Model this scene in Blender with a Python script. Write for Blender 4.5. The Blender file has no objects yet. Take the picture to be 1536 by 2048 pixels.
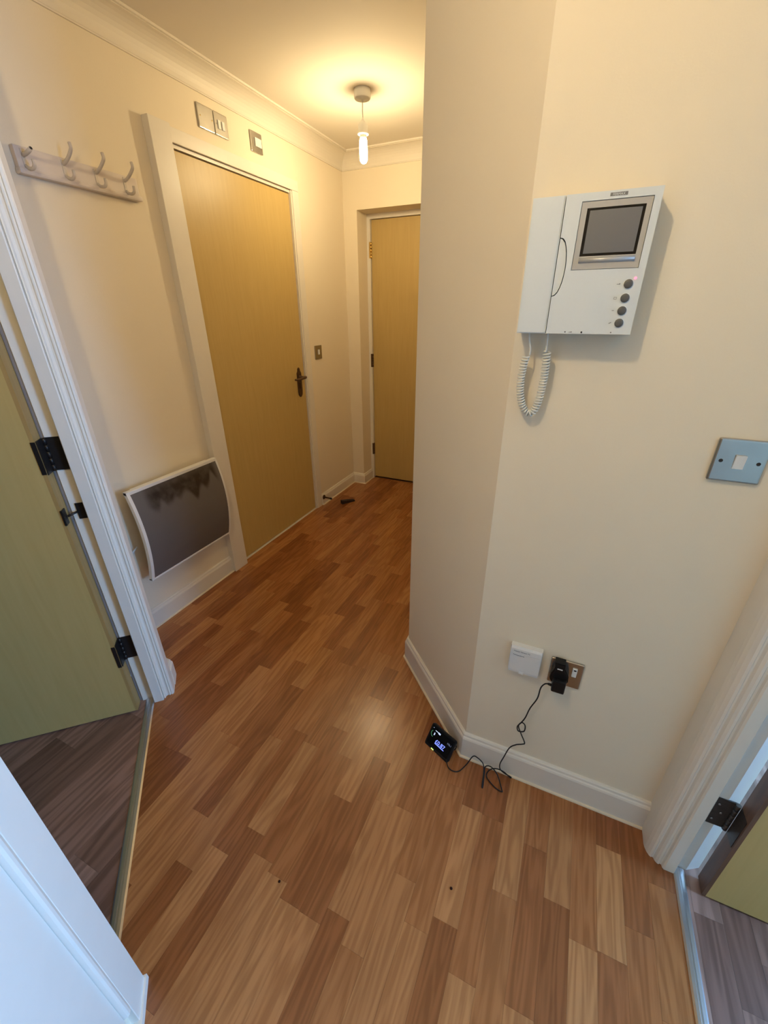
import bpy, bmesh, math, random
from mathutils import Vector, Matrix

SC = bpy.context.scene
COL = SC.collection
R2 = math.sqrt(2.0)

# ------------------------------------------------------------------ camera
FPX = 823.6
cam_data = bpy.data.cameras.new('camera')
cam = bpy.data.objects.new('camera', cam_data)
COL.objects.link(cam)
yaw, pitch, roll = math.radians(24.2954), math.radians(26.1015), math.radians(-0.341)
fwd = Vector((-math.sin(yaw) * math.cos(pitch), math.cos(yaw) * math.cos(pitch), -math.sin(pitch)))
rt0 = Vector((math.cos(yaw), math.sin(yaw), 0))
up0 = rt0.cross(fwd)
rt = math.cos(roll) * rt0 + math.sin(roll) * up0
up = -math.sin(roll) * rt0 + math.cos(roll) * up0
m = Matrix((rt, up, -fwd)).transposed().to_4x4()
m.translation = (0, 0, 1.43)
cam.matrix_world = m
cam_data.sensor_fit = 'HORIZONTAL'
cam_data.sensor_width = 36.0
cam_data.lens = 36.0 * FPX / 1536.0
cam_data.clip_start = 0.01
SC.camera = cam

# ------------------------------------------------------------------ world, daylight, exposure
world = bpy.data.worlds.new('world')
SC.world = world
world.use_nodes = True
bg = world.node_tree.nodes['Background']
bg.inputs[0].default_value = (0.42, 0.62, 1.0, 1)
bg.inputs[1].default_value = 1.0
vs = SC.view_settings
vs.view_transform = 'Standard'
vs.look = 'None'
vs.exposure = 0.26
vs.gamma = 1.0
vs.use_curve_mapping = False

BULB_COLOR = (1.0, 0.785, 0.45)
BULB_STRENGTH = 300.0
BULB2_STRENGTH = 385.0
DAY_COLOR = (0.24, 0.52, 1.0)


def area(name, loc, target, sx, sy, power, color):
    l = bpy.data.lights.new(name, 'AREA')
    l.shape = 'RECTANGLE'
    l.size, l.size_y, l.energy, l.color = sx, sy, power, color
    o = bpy.data.objects.new(name, l)
    COL.objects.link(o)
    o.location = loc
    o.rotation_euler = (Vector(target) - Vector(loc)).to_track_quat('-Z', 'Y').to_euler()
    return o


# daylight just outside the window of the room on the right
area('window_right_offscreen', (3.12, 0.95, 1.5), (0.0, 0.70, 0.9), 1.3, 1.25, 225.0, DAY_COLOR)



# ------------------------------------------------------------------ materials
def mat(name, color, rough=0.5, metal=0.0, spec=0.5, emit=None, estr=0.0, noise=0.0, nscale=30.0, bump=0.0, bscale=200.0, coat=0.0):
    mt = bpy.data.materials.new(name)
    mt.use_nodes = True
    nt = mt.node_tree
    b = nt.nodes['Principled BSDF']
    b.inputs['Base Color'].default_value = (*color, 1)
    b.inputs['Roughness'].default_value = rough
    b.inputs['Metallic'].default_value = metal
    b.inputs['Specular IOR Level'].default_value = spec
    b.inputs['Coat Weight'].default_value = coat
    if emit:
        b.inputs['Emission Color'].default_value = (*emit, 1)
        b.inputs['Emission Strength'].default_value = estr
    tc = nt.nodes.new('ShaderNodeTexCoord')
    if noise > 0:
        n = nt.nodes.new('ShaderNodeTexNoise')
        n.inputs['Scale'].default_value = nscale
        n.inputs['Detail'].default_value = 4
        nt.links.new(tc.outputs['Object'], n.inputs['Vector'])
        mx = nt.nodes.new('ShaderNodeMix')
        mx.data_type = 'RGBA'
        mx.inputs[6].default_value = tuple(c * (1 - noise) for c in color) + (1,)
        mx.inputs[7].default_value = tuple(min(1, c * (1 + noise)) for c in color) + (1,)
        nt.links.new(n.outputs['Fac'], mx.inputs[0])
        nt.links.new(mx.outputs[2], b.inputs['Base Color'])
    if bump > 0:
        n2 = nt.nodes.new('ShaderNodeTexNoise')
        n2.inputs['Scale'].default_value = bscale
        n2.inputs['Detail'].default_value = 3
        nt.links.new(tc.outputs['Object'], n2.inputs['Vector'])
        bp = nt.nodes.new('ShaderNodeBump')
        bp.inputs['Strength'].default_value = bump
        bp.inputs['Distance'].default_value = 0.002
        nt.links.new(n2.outputs['Fac'], bp.inputs['Height'])
        nt.links.new(bp.outputs['Normal'], b.inputs['Normal'])
    return mt


def wood(name, dark, light, axis, rough=0.4, gscale=40.0, tone=False, streak=0.5, coat=0.0):
    """wood grain running along `axis` (0,1,2); with tone=True the object's colour sets the tone"""
    mt = bpy.data.materials.new(name)
    mt.use_nodes = True
    nt = mt.node_tree
    N, L = nt.nodes, nt.links
    b = N['Principled BSDF']
    b.inputs['Roughness'].default_value = rough
    b.inputs['Coat Weight'].default_value = coat
    b.inputs['Coat Roughness'].default_value = 0.25
    tc = N.new('ShaderNodeTexCoord')
    oi = N.new('ShaderNodeObjectInfo')
    mp = N.new('ShaderNodeMapping')
    sc = [gscale] * 3
    sc[axis] = gscale * 0.055
    mp.inputs['Scale'].default_value = sc
    L.new(tc.outputs['Object'], mp.inputs['Vector'])
    off = N.new('ShaderNodeVectorMath')
    off.operation = 'MULTIPLY_ADD'
    off.inputs[0].default_value = (37.0, 53.0, 19.0)
    cmb = N.new('ShaderNodeCombineXYZ')
    for k in range(3):
        L.new(oi.outputs['Random'], cmb.inputs[k])
    L.new(cmb.outputs[0], off.inputs[1])
    L.new(mp.outputs[0], off.inputs[2])
    n1 = N.new('ShaderNodeTexNoise')
    n1.inputs['Scale'].default_value = 1.0
    n1.inputs['Detail'].default_value = 5
    n1.inputs['Distortion'].default_value = 0.8
    L.new(off.outputs[0], n1.inputs['Vector'])
    # cathedral figure: distorted bands
    mp2 = N.new('ShaderNodeMapping')
    sc2 = [gscale * 0.5] * 3
    sc2[axis] = gscale * 0.045
    mp2.inputs['Scale'].default_value = sc2
    L.new(tc.outputs['Object'], mp2.inputs['Vector'])
    off2 = N.new('ShaderNodeVectorMath')
    off2.operation = 'MULTIPLY_ADD'
    off2.inputs[0].default_value = (91.0, 17.0, 43.0)
    L.new(cmb.outputs[0], off2.inputs[1])
    L.new(mp2.outputs[0], off2.inputs[2])
    n2 = N.new('ShaderNodeTexNoise')
    n2.inputs['Scale'].default_value = 0.6
    n2.inputs['Detail'].default_value = 1
    L.new(off2.outputs[0], n2.inputs['Vector'])
    mul = N.new('ShaderNodeMath')
    mul.operation = 'MULTIPLY'
    mul.inputs[1].default_value = 42.0
    L.new(n2.outputs['Fac'], mul.inputs[0])
    sn = N.new('ShaderNodeMath')
    sn.operation = 'SINE'
    L.new(mul.outputs[0], sn.inputs[0])
    mr = N.new('ShaderNodeMapRange')
    mr.inputs[1].default_value = -1
    mr.inputs[2].default_value = 1
    mr.inputs[3].default_value = -0.16 * streak
    mr.inputs[4].default_value = 0.16 * streak
    L.new(sn.outputs[0], mr.inputs[0])
    add = N.new('ShaderNodeMath')
    add.operation = 'ADD'
    L.new(n1.outputs['Fac'], add.inputs[0])
    L.new(mr.outputs[0], add.inputs[1])
    rp = N.new('ShaderNodeMapRange')
    rp.inputs[1].default_value = 0.5 - 0.25 / max(streak, 0.1) * 0.6
    rp.inputs[2].default_value = 0.5 + 0.25 / max(streak, 0.1) * 0.6
    L.new(add.outputs[0], rp.inputs[0])
    mx = N.new('ShaderNodeMix')
    mx.data_type = 'RGBA'
    mx.inputs[6].default_value = (*dark, 1)
    mx.inputs[7].default_value = (*light, 1)
    L.new(rp.outputs[0], mx.inputs[0])
    outc = mx.outputs[2]
    if tone:
        m2 = N.new('ShaderNodeMix')
        m2.data_type = 'RGBA'
        m2.blend_type = 'MULTIPLY'
        m2.inputs[0].default_value = 1.0
        L.new(outc, m2.inputs[6])
        L.new(oi.outputs['Color'], m2.inputs[7])
        outc = m2.outputs[2]
    L.new(outc, b.inputs['Base Color'])
    return mt


M = {}
M['wall'] = mat('wall_paint', (0.80, 0.71, 0.56), 0.75, spec=0.25, noise=0.02, nscale=3, bump=0.12, bscale=260)
M['ceil'] = mat('ceiling_paint', (0.76, 0.70, 0.60), 0.8, spec=0.2, noise=0.02, nscale=2)
M['cove'] = mat('coving_paint', (0.76, 0.70, 0.60), 0.5, spec=0.4)
M['gloss'] = mat('gloss_paint', (0.76, 0.71, 0.63), 0.35, noise=0.03, nscale=18, bump=0.06, bscale=60)
M['trim'] = M['gloss']
M['door'] = wood('door_veneer', (0.48, 0.335, 0.115), (0.55, 0.395, 0.15), 2, 0.42, 60.0, streak=0.35)


M['edge'] = wood('door_edge_brown', (0.10, 0.05, 0.028), (0.17, 0.085, 0.045), 2, 0.5, 60.0)
M['edge_yellow'] = wood('door_edge_lipping', (0.36, 0.22, 0.07), (0.44, 0.28, 0.10), 2, 0.5, 60.0)
M['plank'] = wood('laminate', (0.79, 0.74, 0.69), (1.05, 1.05, 1.05), 1, 0.24, 85.0, tone=True, streak=0.9)
M['plank_dark'] = wood('laminate_dark', (0.62, 0.58, 0.55), (1.0, 1.0, 1.0), 1, 0.42, 50.0, tone=True, streak=0.9)
M['under'] = mat('underlay', (0.20, 0.10, 0.05), 0.9)
M['steel'] = mat('brushed_steel', (0.45, 0.435, 0.41), 0.27, 1.0, noise=0.12, nscale=25)


M['alu'] = mat('aluminium', (0.58, 0.59, 0.62), 0.3, 1.0, noise=0.06)
M['brass'] = mat('brass', (0.75, 0.55, 0.22), 0.28, 1.0)
M['bronze'] = mat('dark_bronze', (0.10, 0.055, 0.03), 0.42, 0.6)
M['hinge'] = mat('dark_hinge', (0.022, 0.018, 0.017), 0.4, 0.4, noise=0.3, nscale=80)
M['hinge2'] = mat('tarnished_hinge', (0.075, 0.06, 0.05), 0.4, 0.6, noise=0.4, nscale=80)
M['black'] = mat('black_plastic', (0.006, 0.006, 0.007), 0.4, spec=0.3)
M['blackgloss'] = mat('black_gloss', (0.004, 0.004, 0.005), 0.25, spec=0.3)
M['cable'] = mat('black_cable', (0.008, 0.007, 0.008), 0.5, spec=0.3)
M['white'] = mat('white_plastic', (0.76, 0.76, 0.74), 0.4)
M['offwhite'] = mat('ivory_plastic', (0.72, 0.70, 0.62), 0.4)
M['icom'] = mat('intercom_plastic', (0.64, 0.68, 0.69), 0.45, noise=0.015, nscale=200)
M['silver'] = mat('silver_paint', (0.44, 0.44, 0.43), 0.35, 0.25)
M['groove'] = mat('dark_groove', (0.02, 0.016, 0.014), 0.7)
M['button'] = mat('grey_button', (0.085, 0.085, 0.08), 0.5)
M['ink'] = mat('grey_ink', (0.16, 0.16, 0.155), 0.6)
M['sensor'] = mat('sensor_plastic', (0.70, 0.70, 0.69), 0.45)

M['screen'] = mat('grey_screen_glass', (0.15, 0.155, 0.165), 0.08, spec=0.6)
M['led'] = mat('red_led', (0.9, 0.15, 0.2), 0.4, emit=(1.0, 0.18, 0.28), estr=1.6)
M['lcd'] = mat('display_glow', (0.1, 0.15, 0.9), 0.4, emit=(0.20, 0.26, 1.0), estr=1.6)
M['lcdw'] = mat('display_white', (0.6, 0.7, 0.9), 0.4, emit=(0.55, 0.68, 1.0), estr=0.8)
M['lcddim'] = mat('display_dim', (0.2, 0.25, 0.4), 0.4, emit=(0.35, 0.42, 0.65), estr=0.35)
M['green'] = mat('green_led', (0.5, 0.9, 0.2), 0.4, emit=(0.62, 1.0, 0.22), estr=1.6)
M['greendim'] = mat('green_gauge', (0.05, 0.2, 0.1), 0.4, emit=(0.06, 0.28, 0.12), estr=0.5)
M['rack'] = mat('rack_white_paint', (0.68, 0.60, 0.54), 0.45, noise=0.04, nscale=40)

M['hook'] = mat('hook_paint', (0.58, 0.52, 0.46), 0.42, noise=0.12, nscale=60)
M['heater'] = mat('heater_white_enamel', (0.78, 0.76, 0.73), 0.3)
M['crumb'] = mat('dark_speck', (0.03, 0.012, 0.008), 0.95, spec=0.0)
M['bulb'] = mat('lit_bulb', (1, 0.9, 0.7), 0.3, emit=BULB_COLOR, estr=BULB_STRENGTH)
M['bulb2'] = mat('lit_bulb_b', (1, 0.9, 0.7), 0.3, emit=BULB_COLOR, estr=BULB2_STRENGTH)
M['seal'] = mat('grey_seal', (0.30, 0.26, 0.24), 0.6)


M['caulk'] = mat('sealant', (0.72, 0.62, 0.47), 0.5)


def heater_panel_material():
    mt = mat('heater_grey_panel', (0.115, 0.105, 0.10), 0.5)
    nt = mt.node_tree
    N, L = nt.nodes, nt.links
    b = N['Principled BSDF']
    tc = N.new('ShaderNodeTexCoord')
    sp = N.new('ShaderNodeSeparateXYZ')
    L.new(tc.outputs['Object'], sp.inputs[0])

    def math_(op, a, bb=None, c=None, clamp=False):
        n = N.new('ShaderNodeMath')
        n.operation = op
        n.use_clamp = clamp
        for i, v in enumerate((a, bb, c)):
            if v is None:
                continue
            if isinstance(v, (int, float)):
                n.inputs[i].default_value = v
            else:
                L.new(v, n.inputs[i])
        return n.outputs[0]

    def sstep(v, lo, hi):
        n = N.new('ShaderNodeMapRange')
        n.interpolation_type = 'SMOOTHSTEP'
        n.inputs[1].default_value = lo
        n.inputs[2].default_value = hi
        L.new(v, n.inputs[0])
        return n.outputs[0]
    y, z = sp.outputs[1], sp.outputs[2]
    n1 = N.new('ShaderNodeTexNoise')
    n1.noise_dimensions = '1D'
    n1.inputs['Scale'].default_value = 17.0
    n1.inputs['Detail'].default_value = 0.4
    L.new(y, n1.inputs['W'])
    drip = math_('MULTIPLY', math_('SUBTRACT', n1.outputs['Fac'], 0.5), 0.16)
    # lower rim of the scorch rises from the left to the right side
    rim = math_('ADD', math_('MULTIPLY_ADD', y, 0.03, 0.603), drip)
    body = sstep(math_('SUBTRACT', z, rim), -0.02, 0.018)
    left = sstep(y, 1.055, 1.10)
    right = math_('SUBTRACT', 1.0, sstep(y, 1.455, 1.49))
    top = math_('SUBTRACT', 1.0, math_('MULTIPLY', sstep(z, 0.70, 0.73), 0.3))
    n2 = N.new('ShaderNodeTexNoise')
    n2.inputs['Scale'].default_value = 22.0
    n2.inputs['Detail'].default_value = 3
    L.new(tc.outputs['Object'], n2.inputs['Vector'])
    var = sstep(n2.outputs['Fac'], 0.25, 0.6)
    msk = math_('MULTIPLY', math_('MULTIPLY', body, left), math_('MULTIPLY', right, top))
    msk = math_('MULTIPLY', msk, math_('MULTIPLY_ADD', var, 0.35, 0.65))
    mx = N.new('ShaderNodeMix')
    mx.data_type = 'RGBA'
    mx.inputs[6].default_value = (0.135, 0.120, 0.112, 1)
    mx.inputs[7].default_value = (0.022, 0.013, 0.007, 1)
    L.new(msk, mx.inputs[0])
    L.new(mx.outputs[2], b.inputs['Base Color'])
    return mt


M['hpanel'] = heater_panel_material()


# ------------------------------------------------------------------ mesh helpers
class B:
    def __init__(self):
        self.bm = bmesh.new()

    def box(self, a, b, bevel=0.0, seg=2):
        lo = [min(a[i], b[i]) for i in range(3)]
        hi = [max(a[i], b[i]) for i in range(3)]
        r = bmesh.ops.create_cube(self.bm, size=1.0)
        vs_ = r['verts']
        for v in vs_:
            v.co = Vector([(lo[i] + hi[i]) / 2 + v.co[i] * (hi[i] - lo[i]) for i in range(3)])
        if bevel > 0:
            es = list({e for v in vs_ for e in v.link_edges})
            bmesh.ops.bevel(self.bm, geom=es, offset=bevel, segments=seg, affect='EDGES', profile=0.6)
        return self

    def prism(self, pts, vec, bevel=0.0):
        """extrude the planar polygon pts (3d) by vec"""
        vec = Vector(vec)
        lo = [self.bm.verts.new(Vector(p)) for p in pts]
        hi = [self.bm.verts.new(Vector(p) + vec) for p in pts]
        n = len(pts)
        fs = [self.bm.faces.new(lo), self.bm.faces.new(hi)]
        for i in range(n):
            fs.append(self.bm.faces.new((lo[i], lo[(i + 1) % n], hi[(i + 1) % n], hi[i])))
        bmesh.ops.recalc_face_normals(self.bm, faces=fs)
        if bevel > 0:
            es = list({e for e in fs[1].edges})
            bmesh.ops.bevel(self.bm, geom=es, offset=bevel, segments=2, affect='EDGES')
        return self

    def wallpoly(self, xy, z0, z1):
        return self.prism([(x, y, z0) for x, y in xy], (0, 0, z1 - z0))

    def tube(self, pts, r, n=8, caps=True):
        pts = [Vector(p) for p in pts]
        rad = r if isinstance(r, (list, tuple)) else [r] * len(pts)
        rings = []
        prev = None
        for i, p in enumerate(pts):
            d = (pts[min(i + 1, len(pts) - 1)] - pts[max(i - 1, 0)])
            if d.length < 1e-9:
                d = Vector((0, 0, 1))
            d.normalize()
            if prev is None:
                a = Vector((0, 0, 1)) if abs(d.z) < 0.9 else Vector((1, 0, 0))
                u = d.cross(a).normalized()
            else:
                u = (prev - d * prev.dot(d))
                if u.length < 1e-6:
                    u = d.cross(Vector((0.3, 0.5, 0.8)))
                u.normalize()
            prev = u
            w = d.cross(u)
            rings.append([self.bm.verts.new(p + rad[i] * (math.cos(t) * u + math.sin(t) * w))
                          for t in [2 * math.pi * k / n for k in range(n)]])
        for a, b in zip(rings, rings[1:]):
            for k in range(n):
                f = self.bm.faces.new((a[k], a[(k + 1) % n], b[(k + 1) % n], b[k]))
                f.smooth = True
        if caps:
            self.bm.faces.new(list(reversed(rings[0])))
            self.bm.faces.new(rings[-1])
        return self

    def lathe(self, c, axis, prof, n=28):
        """prof: list of (radius, height along axis) from point c"""
        axis = Vector(axis).normalized()
        a = Vector((0, 0, 1)) if abs(axis.z) < 0.9 else Vector((1, 0, 0))
        u = axis.cross(a).normalized()
        w = axis.cross(u)
        c = Vector(c)
        rings = []
        for r, h in prof:
            rings.append([self.bm.verts.new(c + axis * h + max(r, 1e-5) * (math.cos(t) * u + math.sin(t) * w))
                          for t in [2 * math.pi * k / n for k in range(n)]])
        for p, q_ in zip(rings, rings[1:]):
            for k in range(n):
                f = self.bm.faces.new((p[k], p[(k + 1) % n], q_[(k + 1) % n], q_[k]))
                f.smooth = True
        self.bm.faces.new(list(reversed(rings[0])))
        self.bm.faces.new(rings[-1])
        return self

    def sweep(self, prof, path, closed=False):
        """prof: list of (d, z): d = distance off the wall along left normal of the xy path"""
        n = len(path)
        rings = []
        for i in range(n):
            p = Vector(path[i])
            d0 = (p - Vector(path[i - 1])).normalized() if i > 0 else None
            d1 = (Vector(path[i + 1]) - p).normalized() if i < n - 1 else None
            if d0 is None:
                d0 = d1
            if d1 is None:
                d1 = d0
            n0 = Vector((-d0.y, d0.x))
            n1 = Vector((-d1.y, d1.x))
            mt_ = (n0 + n1)
            mt_ = mt_ / max(1e-6, mt_.length_squared) * 2
            rings.append([self.bm.verts.new((p.x + mt_.x * d, p.y + mt_.y * d, z)) for d, z in prof])
        k = len(prof)
        fs = []
        for a, b in zip(rings, rings[1:]):
            for j in range(k):
                fs.append(self.bm.faces.new((a[j], a[(j + 1) % k], b[(j + 1) % k], b[j])))
        fs.append(self.bm.faces.new(rings[0]))
        fs.append(self.bm.faces.new(list(reversed(rings[-1]))))
        bmesh.ops.recalc_face_normals(self.bm, faces=fs)
        return self

    def smooth(self):
        for f in self.bm.faces:
            f.smooth = True
        return self

    def mesh(self, name):
        me = bpy.data.meshes.new(name)
        self.bm.normal_update()
        self.bm.to_mesh(me)
        self.bm.free()
        return me


def obj(name, b, material, parent=None, smooth_angle=None):
    me = b.mesh(name) if isinstance(b, B) else b
    o = bpy.data.objects.new(name, me)
    COL.objects.link(o)
    me.materials.clear()
    me.materials.append(M[material] if isinstance(material, str) else material)
    if parent is not None:
        o.parent = parent
        base = parent
        off = Vector((0, 0, 0))
        while base is not None:
            off += Vector(base.get('_loc', (0, 0, 0)))
            base = None
        o.matrix_parent_inverse = Matrix.Translation(-off)
    return o


def tag(o, label, cat=None, group=None, kind=None):
    o['label'] = label
    if cat:
        o['category'] = cat
    if group:
        o['group'] = group
    if kind:
        o['kind'] = kind
    return o


def thing(name, label, cat, loc, group=None, kind=None):
    o = bpy.data.objects.new(name, None)
    COL.objects.link(o)
    o.empty_display_size = 0.05
    o.location = loc
    o['_loc'] = tuple(loc)
    return tag(o, label, cat, group, kind)


def struct(name, b, material, label, parent=None):
    o = obj(name, b, material, parent)
    if parent is None:
        tag(o, label, None, None, 'structure')
    return o


def text_mesh(s, size, origin, xdir, ydir, depth=0.0002, align='LEFT'):
    cu = bpy.data.curves.new('lettering', 'FONT')
    cu.body = s
    cu.size = size
    cu.align_x = align
    cu.extrude = depth
    cu.resolution_u = 3
    to = bpy.data.objects.new('lettering_tmp', cu)
    COL.objects.link(to)
    dg = bpy.context.evaluated_depsgraph_get()
    me = bpy.data.meshes.new_from_object(to.evaluated_get(dg))
    bpy.data.objects.remove(to)
    x, y = Vector(xdir).normalized(), Vector(ydir).normalized()
    z = x.cross(y)
    mt_ = Matrix((x, y, z)).transposed().to_4x4()
    mt_.translation = origin
    me.transform(mt_)
    return me


def spline(pts, n=8):
    pts = [Vector(p) for p in pts]
    ext = [2 * pts[0] - pts[1]] + pts + [2 * pts[-1] - pts[-2]]
    out = []
    for i in range(1, len(ext) - 2):
        p0, p1, p2, p3 = ext[i - 1:i + 3]
        for k in range(n):
            t_ = k / n
            out.append(0.5 * ((2 * p1) + (-p0 + p2) * t_ + (2 * p0 - 5 * p1 + 4 * p2 - p3) * t_ ** 2 + (-p0 + 3 * p1 - 3 * p2 + p3) * t_ ** 3))
    out.append(pts[-1])
    return out


def pt(p, t, z=0.0):
    """point from (perpendicular, along) coordinates of the 45 degree doorway wall"""
    return ((p - t) / R2, (p + t) / R2, z)


# ------------------------------------------------------------------ dimensions
CZ = 2.375
XL = -1.725          # left wall face
YB = 3.146           # back wall face
YI = 0.981           # intercom wall face
XR = 0.437           # right wall face
PW = -0.412          # doorway wall face (perpendicular coordinate)
PR = -0.512          # its other face

# ------------------------------------------------------------------ floor
hall = [(0.507, -1.05), (0.507, YI + 0.0), (-0.135, YI), (-0.481, 1.327), (-0.481, 3.33), (XL, 3.33), (XL, 0.801)]
hall += [(-1.384, 0.801), pt(PW, 1.46)[:2], pt(-0.4826, 1.46)[:2], pt(-0.4826, 0.57)[:2], pt(-0.4826, -0.95)[:2]]


def clip_rect(poly, x0, x1, y0, y1):
    def cut(pl, inside, inter):
        out = []
        for i in range(len(pl)):
            a, b = pl[i - 1], pl[i]
            ia, ib = inside(a), inside(b)
            if ib:
                if not ia:
                    out.append(inter(a, b))
                out.append(b)
            elif ia:
                out.append(inter(a, b))
        return out

    def ix(v):
        return lambda a, b: (v, a[1] + (b[1] - a[1]) * (v - a[0]) / (b[0] - a[0]))

    def iy(v):
        return lambda a, b: (a[0] + (b[0] - a[0]) * (v - a[1]) / (b[1] - a[1]), v)
    for ins, it in ((lambda p: p[0] >= x0, ix(x0)), (lambda p: p[0] <= x1, ix(x1)),
                    (lambda p: p[1] >= y0, iy(y0)), (lambda p: p[1] <= y1, iy(y1))):
        poly = cut(poly, ins, it)
        if len(poly) < 3:
            return []
    out = []
    for p in poly:
        if not out or (abs(p[0] - out[-1][0]) + abs(p[1] - out[-1][1])) > 1e-5:
            out.append(p)
    if len(out) > 2 and abs(out[0][0] - out[-1][0]) + abs(out[0][1] - out[-1][1]) < 1e-5:
        out.pop()
    ar = 0.5 * sum(out[i - 1][0] * out[i][1] - out[i][0] * out[i - 1][1] for i in range(len(out)))
    return out if abs(ar) > 2e-5 and len(out) >= 3 else []


TONES = [(0.405, 0.178, 0.062), (0.38, 0.161, 0.055), (0.345, 0.136, 0.044), (0.315, 0.118, 0.037), (0.275, 0.097, 0.030), (0.25, 0.086, 0.026)]
TONEW = [3, 4, 4, 4, 3, 2]


def lay_planks(floor_obj, poly, w, off, ymin, ymax, xmin, xmax, seed, material, tones, weights, lens=(0.26, 0.52), fixed=None, yfar=99):
    rnd = random.Random(seed)
    k0 = math.floor((xmin - off) / w)
    k1 = math.ceil((xmax - off) / w)
    g = 0.00016
    cnt = 0
    for k in range(k0, k1):
        x0, x1 = off + k * w, off + (k + 1) * w
        y = ymin - rnd.random() * 0.5
        last = -1
        segs = []
        if fixed and k in fixed:
            js, tn = fixed[k]
            js = [js[0] - 0.85, js[0] - 0.38 - 0.1 * rnd.random()] + list(js) + [js[-1] + rnd.uniform(0.25, 0.42)]
            tn = [(tn[0] + 3) % 6] + list(tn)
            segs = [(js[i], js[i + 1], tn[i]) for i in range(len(tn))]
            y = js[-1]
            last = tn[-1]
        while y < ymax:
            ln = rnd.uniform(*lens)
            ti = rnd.choices(range(len(tones)), weights)[0]
            if ti == last:
                ti = (ti + rnd.choice((1, 2))) % len(tones)
            last = ti
            segs.append((y, y + ln, ti))
            y += ln
        for a, b_, ti in segs:
            pl = clip_rect(poly, x0 + g, x1 - g, a + g, b_ - g)
            if not pl:
                continue
            bb = B()
            bb.prism([(px_, py_, -0.008) for px_, py_ in pl], (0, 0, 0.008))
            o = obj('plank', bb, material, floor_obj)
            j = 1.0 + rnd.uniform(-0.05, 0.05)
            c = tones[ti]
            o.color = (c[0] * j, c[1] * j, c[2] * j, 1)
            cnt += 1
    return cnt


fl = struct('floor', B().wallpoly([(0.507, -1.05), (0.507, YI + 0.02), (-0.12, YI + 0.02), (-0.47, 1.34), (-0.47, 3.45), (XL - 0.065, 3.45), (XL - 0.065, 0.79),
                                   (-1.384, 0.79), pt(-0.4826, 1.46)[:2], pt(-0.4826, -0.95)[:2]], -0.06, -0.0082), 'under',
            'strip laminate floor of the hallway in mixed brown tones')
T_L, T_M, T_D = 0, 2, 4
FIX = {-23: ([1.137], [4, 1]), -20: ([0.644, 1.175, 1.419], [2, 4, 0, 5]), -17: ([0.565, 1.009, 1.335, 1.766], [5, 0, 4, 1, 4]), -15: ([0.667, 1.10, 1.45, 1.845], [1, 3, 0, 4, 1]),
       -14: ([0.446, 0.977, 1.219], [1, 5, 0, 4]), -13: ([0.324, 0.753, 1.26], [5, 1, 3, 1]), -12: ([0.395, 0.81], [0, 4, 2]), -11: ([0.477, 0.784], [5, 0, 3]), -10: ([0.431, 0.88], [1, 4, 1]),
       -9: ([0.794, 1.061, 1.229], [3, 1, 4, 2]), -8: ([0.377, 0.667], [0, 5, 1]), -7: ([0.837], [4, 2]), -6: ([0.411], [5, 1]), -3: ([0.470], [1, 2]), -2: ([0.510, 0.809], [5, 0, 4]),
       -1: ([0.428], [0, 3]), 0: ([0.630], [2, 0]), 1: ([0.431], [1, 4]), 2: ([0.669], [5, 1]), 3: ([0.610], [0, 3]), 4: ([0.614, 0.862], [4, 0, 4]), 5: ([0.42], [2, 3]), 6: ([0.55], [3, 2])}
n_pl = lay_planks(fl, hall, 0.0654, 0.035, -0.75, 3.33, XL, 0.507, 5, 'plank', TONES, TONEW, fixed=FIX)

DT = [(0.28, 0.165, 0.125), (0.22, 0.125, 0.092), (0.33, 0.205, 0.16), (0.19, 0.105, 0.078)]
rl = [pt(-0.4826, 1.46)[:2], pt(-2.4, 1.46)[:2], pt(-2.4, 0.2)[:2], pt(-0.4826, 0.2)[:2]]
fl2 = struct('floor', B().wallpoly([pt(-0.4826, 1.62)[:2], pt(-2.7, 1.62)[:2], pt(-2.7, -0.95)[:2], pt(-0.4826, -0.95)[:2]], -0.06, -0.0082), 'under',
             'streaky brown laminate floor of the room behind the left doorway')
lay_planks(fl2, rl, 0.11, 0.0, -0.8, 1.0, -2.6, -0.4, 8, 'plank_dark', DT, [1, 1, 1, 1], (0.5, 1.1))
PTN = DT
rr = [(0.509, -0.6), (1.6, -0.6), (1.6, 1.6), (0.509, 1.6)]
fl3 = struct('floor', B().wallpoly([(0.509, -1.6), (3.0, -1.6), (3.0, 2.6), (0.509, 2.6)], -0.06, -0.0082), 'under',
             'streaky brown laminate floor of the room behind the right doorway')
lay_planks(fl3, rr, 0.065, 0.53, -0.6, 1.6, 0.509, 1.6, 3, 'plank_dark', PTN, [1, 1, 1, 1], (0.5, 1.0))
obj('floor_covering', B().wallpoly([(1.6, -1.6), (3.0, -1.6), (3.0, 2.6), (1.6, 2.6)], -0.0082, 0.0), mat('far_laminate', (0.25, 0.15, 0.115), 0.42, noise=0.2), fl3)

# ------------------------------------------------------------------ ceiling and walls
obj('cupboard_sill', B().box((XL - 0.058, 1.658, -0.008), (XL, 2.505, 0.003)), 'trim', fl)
struct('ceiling', B().box((-4.0, -2.6, CZ), (3.2, 3.6, CZ + 0.1)), 'ceil', 'plain off white ceiling over the hallway')

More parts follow.
